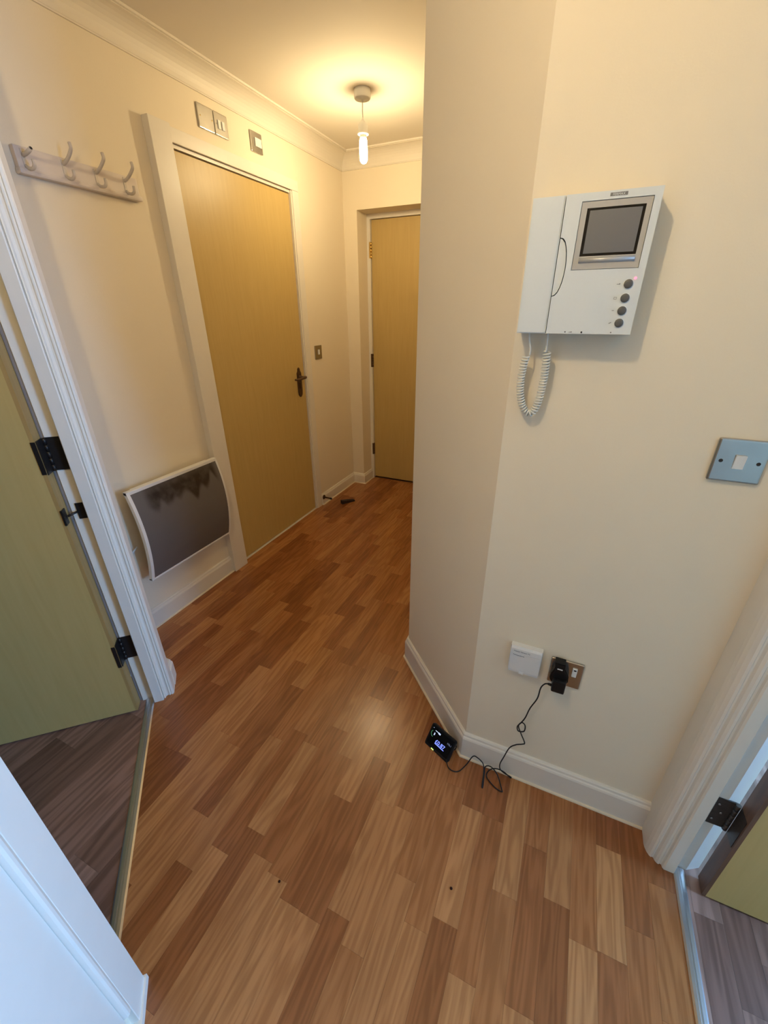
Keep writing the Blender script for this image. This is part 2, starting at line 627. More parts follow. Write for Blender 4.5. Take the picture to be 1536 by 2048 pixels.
b = B()
b.box((XL - 0.12, 0.70, 0), (XL, 1.64, CZ))
b.box((XL - 0.12, 1.64, 2.07), (XL, 2.525, CZ))
b.box((XL - 0.12, 2.525, 0), (XL, YB + 0.3, CZ))
b.box((XL - 0.12, 1.64, 0), (XL - 0.060, 2.525, 2.07))
struct('wall_left', b, 'wall', 'cream wall that carries the coat hooks and heater')
b = B()
b.box((XL, YB, 0), (-1.617, YB + 0.26, CZ))
b.box((-1.617, YB, 2.063), (-0.70, YB + 0.26, CZ))
b.box((-0.70, YB, 0), (-0.481, YB + 0.26, CZ))
b.box((XL, YB + 0.26, 0), (-0.481, YB + 0.30, CZ))
struct('wall_back', b, 'wall', 'cream wall at the far end with a recessed door')
struct('wall_angled', B().wallpoly([(-0.135, YI), (-0.481, 1.327), (-0.481, YB + 0.3), (-0.38, YB + 0.3), (-0.38, 1.37), (-0.093, 1.083), (-0.09, YI + 0.005)], 0, CZ), 'wall',
       'angled cream wall that narrows the hallway into the corridor')
struct('wall_intercom', B().box((-0.135, YI, 0), (0.537, YI + 0.1, CZ)), 'wall', 'pale cream wall carrying the video door phone and sockets')
b = B()
b.box((XR, -1.3, 0), (0.537, 0.005, CZ))
b.box((XR, 0.005, 2.07), (0.537, 0.922, CZ))
b.box((XR, 0.922, 0), (0.537, YI, CZ))
b.box((0.437, YI + 0.1, 0), (0.537, 2.6, CZ))
struct('wall_right', b, 'wall', 'cream wall with the right doorway')
b = B()
b.wallpoly([pt(PW, -1.0)[:2], pt(PR, -1.0)[:2], pt(PR, 0.545)[:2], pt(PW, 0.545)[:2]], 0, CZ)
b.wallpoly([pt(PW, 0.545)[:2], pt(PR, 0.545)[:2], pt(PR, 1.475)[:2], pt(PW, 1.475)[:2]], 2.07, CZ)
b.wallpoly([pt(PW, 1.475)[:2], pt(PR, 1.475)[:2], pt(PR, 1.62)[:2], (XL - 0.1, 0.74), (XL, 0.801), (-1.384, 0.801)], 0, CZ)
struct('wall_doorway', b, 'wall', 'cream wall set at an angle around the left doorway')
# room on the left
b = B()
b.wallpoly([pt(PR, 1.62)[:2], pt(-2.7, 1.62)[:2], pt(-2.7, 1.72)[:2], pt(PR - 0.1, 1.72)[:2]], 0, CZ)
b.wallpoly([pt(-2.7, 1.72)[:2], pt(-2.8, 1.72)[:2], pt(-2.8, -1.0)[:2], pt(-2.7, -1.0)[:2]], 0, CZ)
for (p0, p1, z0, z1) in ((-2.8, PR, 0, CZ),):
    b.wallpoly([pt(p0, -0.9)[:2], pt(p1, -0.9)[:2], pt(p1, -1.0)[:2], pt(p0, -1.0)[:2]], z0, z1)
struct('wall_left_room', b, 'wall', 'cream walls of the room behind the left doorway')
# room on the right with its window
b = B()
b.box((0.437, 2.6, 0), (3.1, 2.7, CZ))
b.box((0.437, -1.7, 0), (3.1, -1.6, CZ))
b.box((0.437, -1.7, 0), (0.537, -1.3, CZ))
b.box((3.0, -1.6, 0), (3.1, 0.25, CZ))
b.box((3.0, 1.65, 0), (3.1, 2.6, CZ))
b.box((3.0, 0.25, 0), (3.1, 1.65, 0.85))
b.box((3.0, 0.25, 2.15), (3.1, 1.65, CZ))
struct('wall_right_room', b, 'wall', 'pale walls of the room behind the right doorway')
wn = thing('window_1', 'white framed window of the room behind the right doorway', None, (3.05, 0.95, 0.85), None, 'structure')
b = B()
for y0, y1, z0, z1 in ((0.25, 1.65, 0.85, 0.91), (0.25, 1.65, 2.09, 2.15), (0.25, 0.31, 0.85, 2.15), (1.59, 1.65, 0.85, 2.15), (0.92, 0.98, 0.85, 2.15)):
    b.box((3.02, y0, z0), (3.07, y1, z1))
obj('window_frame', b, 'gloss', wn)

# ------------------------------------------------------------------ coving
def cove_prof(w=0.092, h=0.088):
    pts = [(0.0, CZ - h), (0.006, CZ - h), (0.006, CZ - h + 0.004)]
    for i in range(9):
        a = math.pi / 2 * i / 8
        pts.append((w - 0.010 - (w - 0.018) * math.cos(a), CZ - 0.010 - (h - 0.016) * (1 - math.sin(a))))
    pts += [(w - 0.010, CZ - 0.008), (w, CZ - 0.008), (w, CZ), (0.0, CZ)]
    return pts


o = struct('trim_1', B().sweep(cove_prof(), [(-0.482, YB), (XL, YB), (XL, 0.81)]), 'cove', 'curved plaster coving along the ceiling edge')

# ------------------------------------------------------------------ skirting boards
def skirt_prof(h=0.105, d=0.015):
    return [(0, 0), (d, 0), (d, h - 0.022), (d - 0.002, h - 0.016), (d - 0.005, h - 0.012), (d - 0.006, h - 0.005), (d - 0.009, h - 0.001), (0, h)]


def bead(path):
    return B().sweep([(0.015, 0), (0.022, 0), (0.0205, 0.004), (0.015, 0.0055)], path)


sk = struct('baseboard_left', B().sweep(skirt_prof(), [(XL, 1.545), (XL, 0.802)]), 'trim', 'cream baseboard below the heater')
obj('sealant_bead', bead([(XL, 1.545), (XL, 0.802)]), 'caulk', sk)
sk = struct('baseboard_back', B().sweep(skirt_prof(0.092), [(-1.617, 3.30), (-1.617, YB), (XL, YB), (XL, 2.580)]), 'trim', 'cream baseboard turning the far corner into the door recess')
obj('sealant_bead', bead([(-1.617, 3.30), (-1.617, YB), (XL, YB), (XL, 2.580)]), 'caulk', sk)
sk = struct('baseboard_right', B().sweep(skirt_prof(0.112), [(0.425, YI), (-0.135, YI), (-0.481, 1.327), (-0.481, YB)]), 'trim', 'cream baseboard around the angled wall and below the sockets')
obj('sealant_bead', bead([(0.425, YI), (-0.135, YI), (-0.481, 1.327), (-0.481, YB)]), 'caulk', sk)
sk = struct('baseboard_doorway', B().sweep(skirt_prof(0.095, 0.020), [(-1.45, 0.801), (-1.384, 0.801), pt(PW, 1.493)[:2]]), 'trim', 'short cream baseboard stub at the left doorway corner')
sk = struct('baseboard_near', B().sweep(skirt_prof(0.105, 0.012), [pt(PW, 0.478)[:2], pt(PW, -0.95)[:2]]), 'gloss', 'white baseboard beside the near door architrave')

# ------------------------------------------------------------------ left doorway (door_3)
DH = 2.045
d3 = thing('door_3', 'pale veneered door standing open into the dark room on the left', None, pt(-0.50, 1.45), None, 'structure')
# far jamb: lining, stop, moulded architrave
obj('jamb_lining', B().wallpoly([pt(p, t)[:2] for p, t in ((-0.470, 1.475), (-0.470, 1.452), (-0.510, 1.452), (-0.512, 1.454), (-0.512, 1.475))], 0, DH + 0.03), 'gloss', d3)
obj('stop_bead', B().wallpoly([pt(p, t)[:2] for p, t in ((-0.431, 1.475), (-0.431, 1.425), (-0.433, 1.4235), (-0.464, 1.4235), (-0.466, 1.425), (-0.466, 1.475))], 0, DH + 0.005), 'gloss', d3)
prof = [(-0.4305, 1.475), (-0.4305, 1.434), (-0.4285, 1.4315), (-0.4255, 1.4325), (-0.4235, 1.440), (-0.4185, 1.445), (-0.4135, 1.445), (-0.4105, 1.4415), (-0.4085, 1.4415),
        (-0.4070, 1.4445), (-0.4045, 1.4450), (-0.4015, 1.4425), (-0.3965, 1.4445), (-0.394, 1.450), (-0.394, 1.488), (-0.397, 1.493), (-0.412, 1.493), (-0.412, 1.475)]
obj('architrave', B().wallpoly([pt(p, t)[:2] for p, t in prof], 0, DH + 0.06), 'gloss', d3)
obj('frame_arris', B().wallpoly([pt(p, t)[:2] for p, t in ((-0.5125, 1.475), (-0.5125, 1.4555), (-0.5215, 1.4575), (-0.5215, 1.475))], 0, DH), M['seal'], d3)
# near jamb
obj('jamb_lining', B().wallpoly([pt(p, t)[:2] for p, t in ((PW, 0.545), (PW, 0.572), (PR, 0.572), (PR, 0.545))], 0, DH + 0.03), 'gloss', d3)
prof = [(PW, 0.572), (-0.400, 0.571), (-0.397, 0.568), (-0.397, 0.500), (-0.398, 0.498), (PW, 0.498)]
na = obj('architrave', B().wallpoly([pt(p, t)[:2] for p, t in prof], 0.0, DH + 0.06), 'gloss', d3)
prof = [(PW, 0.4985), (-0.3975, 0.4985), (-0.3955, 0.4955), (-0.3935, 0.490), (-0.394, 0.485), (-0.397, 0.4815), (-0.404, 0.480), (PW, 0.480)]
obj('moulding', B().wallpoly([pt(p, t)[:2] for p, t in prof], 0.105, DH + 0.06), 'gloss', na)
obj('plinth_block', B().wallpoly([pt(p, t)[:2] for p, t in ((PW, 0.573), (-0.3925, 0.573), (-0.3925, 0.480), (PW, 0.480))], 0.0, 0.020), 'gloss', d3)
obj('head_lining', B().wallpoly([pt(p, t)[:2] for p, t in ((-0.394, 0.48), (-0.394, 1.49), (-0.512, 1.49), (-0.512, 0.48))], DH + 0.03, DH + 0.06), 'gloss', d3)
# leaf: hinged at K, opened about 92 degrees into the room
K = Vector(pt(-0.516, 1.452))
ang = math.radians(2.0)


def leafpt(u, v, z):
    """u along the open leaf away from the hinge, v across its thickness away from the hall face"""
    du = Vector((-math.cos(ang), 0)) if False else None
    p = -math.cos(ang) * u + math.sin(ang) * v
    t = math.sin(ang) * u + math.cos(ang) * v
    return (K.x + (p - t) / R2, K.y + (p + t) / R2, z)


def leaf_box(u0, u1, v0, v1, z0, z1, bev=0.0):
    return B().prism([leafpt(u0, v0, z0), leafpt(u1, v0, z0), leafpt(u1, v1, z0), leafpt(u0, v1, z0)], (0, 0, z1 - z0))


lf = obj('leaf', leaf_box(0.012, 0.84, -0.050, -0.006, 0.008, DH - 0.005), 'door', d3)
obj('edge_lipping', leaf_box(0.002, 0.012, -0.050, -0.006, 0.008, DH - 0.005), 'edge_yellow', d3)
for z0, z1 in ((1.001, 1.102), (0.236, 0.338), (1.78, 1.88)):
    hg = thing('hinge', '', None, (0, 0, 0))
    bpy.data.objects.remove(hg)
    b = B().wallpoly([pt(p, t)[:2] for p, t in ((-0.471, 1.4535), (-0.471, 1.449), (-0.511, 1.449), (-0.511, 1.4535))], z0, z1)
    hj = obj('hinge', b, 'hinge', d3)
    obj('hinge_flap', leaf_box(-0.001, 0.003, -0.044, -0.008, z0, z1), 'hinge', hj)
    obj('hinge_face_flap', leaf_box(0.001, 0.012, -0.0525, -0.049, z0 + 0.004, z1), 'hinge', hj)
    kb = B()
    for q in range(5):
        a0 = z0 + (z1 - z0) * q / 5
        kb.lathe(leafpt(-0.004, -0.004, a0 + 0.0005), (0, 0, 1), [(0.0055, 0), (0.0055, (z1 - z0) / 5 - 0.0015)], 10)
    obj('knuckle', kb, 'hinge', hj)
cl = obj('door_closer', B().wallpoly([pt(p, t)[:2] for p, t in ((-0.470, 1.4535), (-0.470, 1.4485), (-0.496, 1.4485), (-0.496, 1.4535))], 0.834, 0.888), 'hinge', d3)
obj('closer_chain', B().tube([pt(-0.488, 1.449, 0.862), pt(-0.502, 1.438, 0.860), pt(-0.515, 1.425, 0.858)], 0.0035, 8), 'hinge', cl)
obj('closer_plate', leaf_box(-0.0015, 0.004, -0.054, -0.030, 0.838, 0.888), 'hinge', cl)

tb = struct('trim_2', B().wallpoly([pt(p, t)[:2] for p, t in ((PW, 0.4785), (-0.4035, 0.4785), (-0.4035, 0.10), (PW, 0.10))], 0.10, DH + 0.06), 'gloss', 'white painted boarding beside the near door architrave')
# metal threshold strips
def strip_prof(w=0.016):
    return [(-w, 0.0), (-w, 0.0015), (-w * 0.7, 0.0045), (-w * 0.2, 0.0052), (-w * 0.12, 0.0036), (w * 0.12, 0.0036), (w * 0.2, 0.0052), (w * 0.7, 0.0045), (w, 0.0015), (w, 0.0)]


tag(obj('threshold_strip', B().sweep(strip_prof(), [pt(-0.4826, 1.451)[:2], pt(-0.4826, 0.573)[:2]]), 'alu'), 'grey metal threshold strip across the left doorway onto dark laminate', 'threshold strip')
tag(obj('threshold_strip', B().sweep(strip_prof(0.0135), [(0.508, 0.893), (0.508, 0.035)]), 'alu'), 'shiny metal threshold strip in the right doorway reflecting blue light', 'threshold strip')

# ------------------------------------------------------------------ right doorway (door_4)
d4 = thing('door_4', 'beige door with brown edge open into the room on the right', None, (0.54, 0.90, 0), None, 'structure')
prof = [(0.437, YI), (0.425, YI), (0.425, 0.922), (0.4265, 0.912), (0.4305, 0.902), (0.4365, 0.894), (0.441, 0.8915), (0.4435, 0.8935), (0.4465, 0.8925), (0.4495, 0.886), (0.4545, 0.8815), (0.459, 0.8805), (0.4615, 0.8835),
        (0.4655, 0.8825), (0.467, 0.876), (0.4705, 0.8725), (0.494, 0.8725), (0.496, 0.8745), (0.496, 0.923), (0.437, 0.923)]
obj('architrave', B().wallpoly(prof, 0, DH + 0.06), 'gloss', d4)
obj('jamb_lining', B().wallpoly([(0.496, 0.923), (0.496, 0.896), (0.524, 0.896), (0.528, 0.8965), (0.562, 0.917), (0.562, 0.923)], 0, DH + 0.03), 'gloss', d4)
obj('jamb_lining', B().box((0.437, 0.005, 0), (0.541, 0.032, DH + 0.03)), 'gloss', d4)
obj('head_lining', B().box((0.425, 0.005, DH + 0.03), (0.541, 0.923, DH + 0.06)), 'gloss', d4)
lf4 = obj('leaf', B().box((0.562, 0.845, 0.008), (1.39, 0.889, DH)), 'door', d4)
obj('edge_lipping', B().box((0.553, 0.8452, 0.008), (0.562, 0.8888, DH)), 'edge', d4)
for z0, z1 in ((0.232, 0.336), (1.78, 1.88)):
    hj = obj('hinge', B().box((0.507, 0.8940, z0), (0.545, 0.8975, z1)), 'hinge2', d4)
    obj('hinge_flap', B().box((0.5515, 0.850, z0), (0.5545, 0.886, z1)), 'hinge2', hj)
    kb = B()
    for q in range(5):
        a0 = z0 + (z1 - z0) * q / 5
        kb.lathe((0.5475, 0.892, a0 + 0.0005), (0, 0, 1), [(0.0058, 0), (0.0058, (z1 - z0) / 5 - 0.0015)], 10)
    obj('knuckle', kb, 'hinge2', hj)
    for (sx, sz) in ((0.516, 0.02), (0.527, 0.05), (0.516, 0.08)):
        sb = B()
        sb.lathe((sx, 0.8945, z0 + sz), (0, -1, 0), [(0.0035, -0.001), (0.0035, 0.0008), (0.002, 0.0014)], 10)
        obj('screw', sb, 'steel', hj)

# ------------------------------------------------------------------ cupboard door in the left wall (door_1)
d1 = thing('door_1', 'closed yellow veneered door in the left wall beside the heater', None, (XL, 2.08, 0), None, 'structure')
XC = -1.690
obj('casing', B().box((XL, 1.545, 0), (XC, 1.648, 2.118), 0.002), 'trim', d1)
obj('casing_head', B().box((XL, 1.648, 2.066), (XL + 0.011, 2.578, 2.118), 0.002), 'trim', d1)
obj('casing', B().box((XL, 2.517, 0), (XL + 0.010, 2.578, 2.066), 0.002), 'trim', d1)
obj('jamb', B().box((XL - 0.10, 1.640, 0), (XL - 0.002, 1.655, 2.066)), 'trim', d1)
obj('jamb', B().box((XL - 0.10, 2.508, 0), (XL + 0.003, 2.517, 2.066)), 'trim', d1)
obj('jamb_head', B().box((XL - 0.10, 1.655, 2.052), (XL - 0.004, 2.508, 2.066)), 'gloss', d1)
lf1 = obj('leaf', B().box((XL - 0.052, 1.658, 0.008), (XL - 0.010, 2.505, 2.047), 0.0015), 'door', d1)
for z0 in (1.775, 1.05, 0.27):
    kb = B()
    for q in range(5):
        kb.lathe((XL - 0.004, 1.657, z0 + q * 0.02), (0, 0, 1), [(0.0055, 0), (0.0055, 0.0185)], 10)
    obj('hinge', kb, 'brass' if z0 > 1.5 else 'bronze', d1)
# handle
XD = XL - 0.010
out = []
for yy, zz in ((2.441, 1.085), (2.430, 1.078), (2.427, 1.062), (2.417, 1.048), (2.417, 0.93), (2.421, 0.905), (2.432, 0.893), (2.441, 0.890),
               (2.450, 0.893), (2.461, 0.905), (2.465, 0.93), (2.465, 1.048), (2.455, 1.062), (2.452, 1.078)):
    out.append((XD, yy, zz))
hd = obj('handle_plate', B().prism(out, (0.006, 0, 0), 0.0015), 'bronze', d1)
b = B()
b.lathe((XD, 2.441, 1.022), (1, 0, 0), [(0.015, 0.004), (0.014, 0.012), (0.009, 0.018), (0.009, 0.045), (0.010, 0.052)], 16)
b.tube([(XD + 0.047, 2.455, 1.022), (XD + 0.050, 2.43, 1.022), (XD + 0.050, 2.39, 1.019), (XD + 0.048, 2.36, 1.017), (XD + 0.046, 2.335, 1.020)], [0.010, 0.010, 0.009, 0.008, 0.006], 10)
obj('lever', b, 'bronze', hd)
obj('lock_flap', B().box((XD + 0.005, 2.432, 0.948), (XD + 0.012, 2.450, 0.985), 0.003), 'bronze', hd)

# ------------------------------------------------------------------ far door (door_2)
d2 = thing('door_2', 'closed yellow veneered door in the recess at the far end', None, (-1.17, 3.33, 0), None, 'structure')
obj('frame', B().box((-1.617, 3.30, 0), (-1.590, 3.40, 2.063)), 'trim', d2)
obj('frame_head', B().box((-1.590, 3.30, 2.032), (-0.735, 3.40, 2.063)), 'trim', d2)
obj('frame', B().box((-0.735, 3.30, 0), (-0.700, 3.40, 2.063)), 'trim', d2)
obj('leaf', B().box((-1.587, 3.318, 0.016), (-0.738, 3.36, 2.029), 0.0015), 'door', d2)
obj('door_sill', B().box((-1.59, 3.32, 0.0), (-0.735, 3.39, 0.008)), 'bronze', d2)
for z0, mt_ in ((1.785, 'brass'), (1.0, 'bronze'), (0.235, 'bronze')):
    kb = B()
    for q in range(5):
        kb.lathe((-1.589, 3.311, z0 + q * 0.021), (0, 0, 1), [(0.0068, 0), (0.0068, 0.0195)], 10)
    kb.box((-1.600, 3.2975, z0), (-1.589, 3.3055, z0 + 0.104))
    obj('hinge', kb, mt_, d2)

# ------------------------------------------------------------------ pendant lights
def pendant(name, x, y, label, group, bulbmat):
    t = thing(name, label, 'ceiling light', (x, y, CZ), group)
    obj('ceiling_rose', B().lathe((x, y, CZ), (0, 0, -1), [(0.0, 0), (0.040, 0), (0.040, 0.010), (0.0390, 0.032), (0.0365, 0.0355), (0.008, 0.037), (0.004, 0.045)], 36), 'white', t)
    obj('flex', B().tube([(x, y, CZ - 0.04), (x - 0.001, y, CZ - 0.075), (x + 0.001, y, CZ - 0.108)], 0.0028, 8), 'white', t)
    z = CZ - 0.103
    h = obj('lamp_holder', B().lathe((x, y, z), (0, 0, -1), [(0.0035, 0), (0.006, 0.010), (0.018, 0.019), (0.024, 0.027), (0.0245, 0.054), (0.027, 0.057), (0.027, 0.063), (0.022, 0.065)], 28), 'white', t)
    obj('lamp_cap', B().lathe((x, y, z - 0.064), (0, 0, -1), [(0.0165, 0), (0.0165, 0.010), (0.0155, 0.014)], 24), 'offwhite', t)
    zb = z - 0.076
    obj('bulb_offscreen' if name.endswith('_offscreen') else 'bulb', B().lathe((x, y, zb), (0, 0, -1), [(0.013, 0.0), (0.0165, 0.005), (0.0185, 0.013), (0.019, 0.030), (0.019, 0.078), (0.0175, 0.088), (0.0125, 0.096), (0.005, 0.100), (0.0, 0.101)], 24), bulbmat, t)
    return t


pendant('pendant_light', -1.172, 2.373, 'white pendant with bare glowing tubular bulb hanging in the corridor', 'bare pendant bulbs', 'bulb')
pendant('pendant_light_offscreen', -0.36, 0.06, 'white pendant with bare bulb hanging beside the left doorway', 'bare pendant bulbs', 'bulb2')

# ------------------------------------------------------------------ coat rack
cr = thing('coat_rack', 'white painted coat rack with four double hooks on the left wall', 'coat rack', (XL, 1.23, 1.82))
obj('rail', B().box((XL, 1.022, 1.838), (XL + 0.020, 1.445, 1.896), 0.003), 'rack', cr)
obj('lower_ledge', B().box((XL, 1.018, 1.822), (XL + 0.028, 1.450, 1.840), 0.006), 'rack', cr)
for iy, y in enumerate((1.044, 1.166, 1.277, 1.389)):
    xf = XL + 0.019
    b = B()
    b.box((xf - 0.003, y - 0.006, 1.843), (xf + 0.003, y + 0.006, 1.890), 0.002)
    if iy == 0:
        b.tube([(xf, y, 1.872), (xf + 0.016, y, 1.874), (xf + 0.034, y, 1.878), (xf + 0.050, y, 1.884)], [0.006, 0.006, 0.0058, 0.0058], 10)
    else:
        b.tube(spline([(xf, y, 1.878), (xf + 0.012, y, 1.880), (xf + 0.030, y + 0.001, 1.889), (xf + 0.050, y + 0.002, 1.904), (xf + 0.058, y + 0.003, 1.915), (xf + 0.056, y + 0.003, 1.929)], 4), 0.0055, 10)
    b.tube(spline([(xf, y, 1.846), (xf + 0.014, y, 1.838), (xf + 0.032, y, 1.836), (xf + 0.043, y, 1.843), (xf + 0.045, y, 1.858)], 4), 0.0052, 10)
    hk = obj('hook', b, 'hook', cr)
    if iy == 0:
        obj('end_hole', B().tube([(xf + 0.049, y, 1.8836), (xf + 0.0508, y, 1.8843)], 0.0042, 10), 'groove', hk)

# ------------------------------------------------------------------ wall heater
ht = thing('wall_heater', 'white framed panel heater with scorched grey front on left wall', 'heater', (XL, 1.25, 0.28))
Y0, Y1, Z0, Z1 = 1.000, 1.507, 0.302, 0.746


def bow(z):
    u = (z - (Z0 + Z1) / 2) / ((Z1 - Z0) / 2)
    return -1.640 + 0.036 * (1 - u * u)


def bowed(y0, y1, z0, z1, dfront, back):
    n = 16
    pts = [(back(z0 + (z1 - z0) * i / n), y0, z0 + (z1 - z0) * i / n) for i in range(n + 1)]
    pts += [(bow(z0 + (z1 - z0) * i / n) + dfront, y0, z0 + (z1 - z0) * i / n) for i in range(n, -1, -1)]
    bb = B().prism(pts, (0, y1 - y0, 0))
    return bb


hb = obj('casing', bowed(Y0 + 0.055, Y1 - 0.020, Z0 + 0.010, Z1 - 0.012, -0.004, lambda z: XL + 0.028), 'heater', ht)
b = B()
for (a0, a1, c0, c1) in ((Y0, Y0 + 0.014, Z0, Z1), (Y1 - 0.010, Y1, Z0, Z1)):
    n = 16
    pts = [(bow(Z0 + (Z1 - Z0) * i / n) - 0.017, a0, Z0 + (Z1 - Z0) * i / n) for i in range(n + 1)]
    pts += [(bow(Z0 + (Z1 - Z0) * i / n) + 0.0015, a0, Z0 + (Z1 - Z0) * i / n) for i in range(n, -1, -1)]
    b.prism(pts, (0, a1 - a0, 0))
b.box((-1.659, Y0, Z1 - 0.014), (-1.6365, Y1, Z1 + 0.001), 0.002)
b.box((-1.659, Y0, Z0 - 0.001), (-1.6365, Y1, Z0 + 0.009), 0.002)
obj('frame', b, 'heater', ht)
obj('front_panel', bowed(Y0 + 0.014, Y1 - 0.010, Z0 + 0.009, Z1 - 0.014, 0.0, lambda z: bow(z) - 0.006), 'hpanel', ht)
for yb in (1.08, 1.39):
    obj('wall_bracket', B().box((XL, yb, 0.38), (XL + 0.030, yb + 0.04, 0.66)), 'heater', ht)
obj('power_cord', B().tube([(XL + 0.02, 1.02, 0.46), (XL + 0.02, 0.985, 0.44), (XL + 0.008, 0.965, 0.40), (XL + 0.006, 0.96, 0.34)], 0.0035, 8), 'white', ht)

# ------------------------------------------------------------------ wall plates on the left wall
def plate_x(name, label, cat, x, y0, y1, z0, z1, d, material, group=None):
    t = thing(name, label, cat, (x, (y0 + y1) / 2, z0), group)
    obj('face_plate', B().box((x, y0, z0), (x + d, y1, z1), 0.004), material, t)
    return t


t = plate_x('blank_plate', 'blank steel wall plate beside the double fuse switch above the yellow door', 'wall plate', XL, 1.846, 1.941, 2.164, 2.250, 0.008, 'steel')
for yy in (1.860, 1.930):
    obj('screw', B().lathe((XL + 0.008, yy, 2.207), (1, 0, 0), [(0.003, -0.001), (0.003, 0.0006), (0.001, 0.001)], 10), 'brass', t)
t = plate_x('double_switch', 'steel double rocker switch plate above the yellow door', 'switch', XL, 1.944, 2.030, 2.164, 2.250, 0.008, 'steel')
for yy in (1.972, 1.998):
    obj('rocker', B().box((XL + 0.007, yy - 0.008, 2.190), (XL + 0.012, yy + 0.008, 2.222), 0.0015), 'white', t)
obj('screw', B().lathe((XL + 0.008, 1.956, 2.207), (1, 0, 0), [(0.003, -0.001), (0.003, 0.0006), (0.001, 0.001)], 10), 'steel', t)
t = plate_x('isolator_switch', 'dark steel wall plate with one large white rocker above the yellow door', 'switch', XL, 2.192, 2.282, 2.167, 2.252, 0.008, 'steel')
obj('rocker', B().box((XL + 0.007, 2.222, 2.192), (XL + 0.012, 2.272, 2.228), 0.0015), 'white', t)
t = plate_x('light_switch', 'small dark steel light switch beside the yellow door handle', 'switch', XL, 2.640, 2.732, 1.117, 1.207, 0.006, 'steel')
obj('rocker', B().box((XL + 0.005, 2.680, 1.147), (XL + 0.010, 2.697, 1.180), 0.0015), 'white', t)

# ------------------------------------------------------------------ light switch on the intercom wall
def plate_y(name, label, cat, y, x0, x1, z0, z1, d, material, group=None, bev=0.004):
    t = thing(name, label, cat, ((x0 + x1) / 2, y, z0), group)
    obj('face_plate', B().box((x0, y, z0), (x1, y - d, z1), bev, 3), material, t)
    return t


t = plate_y('light_switch', 'brushed steel light switch with bluish sheen by the right doorway', 'switch', YI, 0.2735, 0.3585, 1.120, 1.206, 0.009, 'steel')
obj('rocker', B().prism([(0.3075, YI - 0.008, 1.1485), (0.3075, YI - 0.0105, 1.1485), (0.3075, YI - 0.0135, 1.1755), (0.3075, YI - 0.008, 1.1755)], (0.017, 0, 0)), 'white', t)
for xx in (0.2865, 0.3460):
    obj('screw', B().lathe((xx, YI - 0.0085, 1.162), (0, -1, 0), [(0.0036, 0), (0.0036, 0.0008), (0.002, 0.0011)], 12), 'groove', t)

# ------------------------------------------------------------------ video door phone
ic = thing('video_intercom', 'grey white video door phone with handset and small screen', 'intercom', (-0.025, YI, 1.388))
YF = 0.921
IX0, IX1, IZ0, IZ1 = -0.1245, 0.0745, 1.388, 1.605
XDV = -0.0702
arc = []
for i in range(13):
    a = math.pi * i / 12
    zz = 1.4975 + 0.0465 * math.cos(a)
    xx = XDV + 0.0165 * math.sin(a) ** 0.85
    arc.append((xx, zz))
g = 0.0007
hs = obj('handset', B().prism([(IX0, YI - 0.004, IZ0), (XDV - g, YI - 0.004, IZ0), (XDV - g, YI - 0.004, IZ1), (IX0, YI - 0.004, IZ1)], (0, YF - YI + 0.004, 0), 0.0018), 'icom', ic)
poly = [(XDV + g, IZ0), (IX1, IZ0), (IX1, IZ1), (XDV + g, IZ1)] + [(max(x + g, XDV + g), z) for x, z in arc]
body = obj('body', B().prism([(x, YI - 0.004, z) for x, z in poly], (0, YF - YI + 0.004, 0)), 'icom', ic)
cutter = obj('cutter', B().box((-0.0434, YF - 0.01, 1.4927), (0.0634, YF + 0.006, 1.5935)), 'icom')
bo = body.modifiers.new('recess', 'BOOLEAN')
bo.operation, bo.object, bo.solver = 'DIFFERENCE', cutter, 'EXACT'
dg_ = bpy.context.evaluated_depsgraph_get()
body.data = bpy.data.meshes.new_from_object(body.evaluated_get(dg_))
body.modifiers.clear()
bpy.data.objects.remove(cutter)
obj('finger_grip', B().prism([(max(XDV + g * 0.9, x - g), YI - 0.006, 1.4975 + (z - 1.4975) * 0.97) for x, z in arc], (0, YF + 0.0012 - YI + 0.006, 0)), 'icom', ic)
obj('back_plate', B().box((IX0 + 0.004, YI, IZ0 + 0.004), (IX1 - 0.004, YI - 0.012, IZ1 - 0.004)), 'icom', ic)
# screen surround
sx0, sx1, sz0, sz1 = -0.0425, 0.0625, 1.4935, 1.5925

b = B()
ox = [(sx0, sz0), (sx1, sz0), (sx1, sz1), (sx0, sz1)]
inn = [(-0.0335, 1.5135), (0.0545, 1.5135), (0.0545, 1.5835), (-0.0335, 1.5835)]
ov = [b.bm.verts.new((x, YF - 0.0012, z)) for x, z in ox]
iv = [b.bm.verts.new((x, YF - 0.0010, z)) for x, z in inn]
iv2 = [b.bm.verts.new((x, YF - 0.0004, z)) for x, z in inn]
for i in range(4):
    b.bm.faces.new((ov[i], ov[(i + 1) % 4], iv[(i + 1) % 4], iv[i]))
    b.bm.faces.new((iv[i], iv[(i + 1) % 4], iv2[(i + 1) % 4], iv2[i]))
bk = [b.bm.verts.new((x, YF + 0.0005, z)) for x, z in ox]
for i in range(4):
    b.bm.faces.new((ov[(i + 1) % 4], ov[i], bk[i], bk[(i + 1) % 4]))
bez = obj('screen_surround', b, 'silver', ic)
bez.location.y += 0.002       # the surround sits in its recess
obj('screen_bar', B().tube([(-0.0335, YF - 0.0010, 1.5075), (0.0545, YF - 0.0010, 1.5075)], 0.0042, 12), 'silver', bez)
obj('screen_border', B().box((-0.0335, YF - 0.00045, 1.5135), (0.0545, YF - 0.0008, 1.5835)), 'blackgloss', bez)
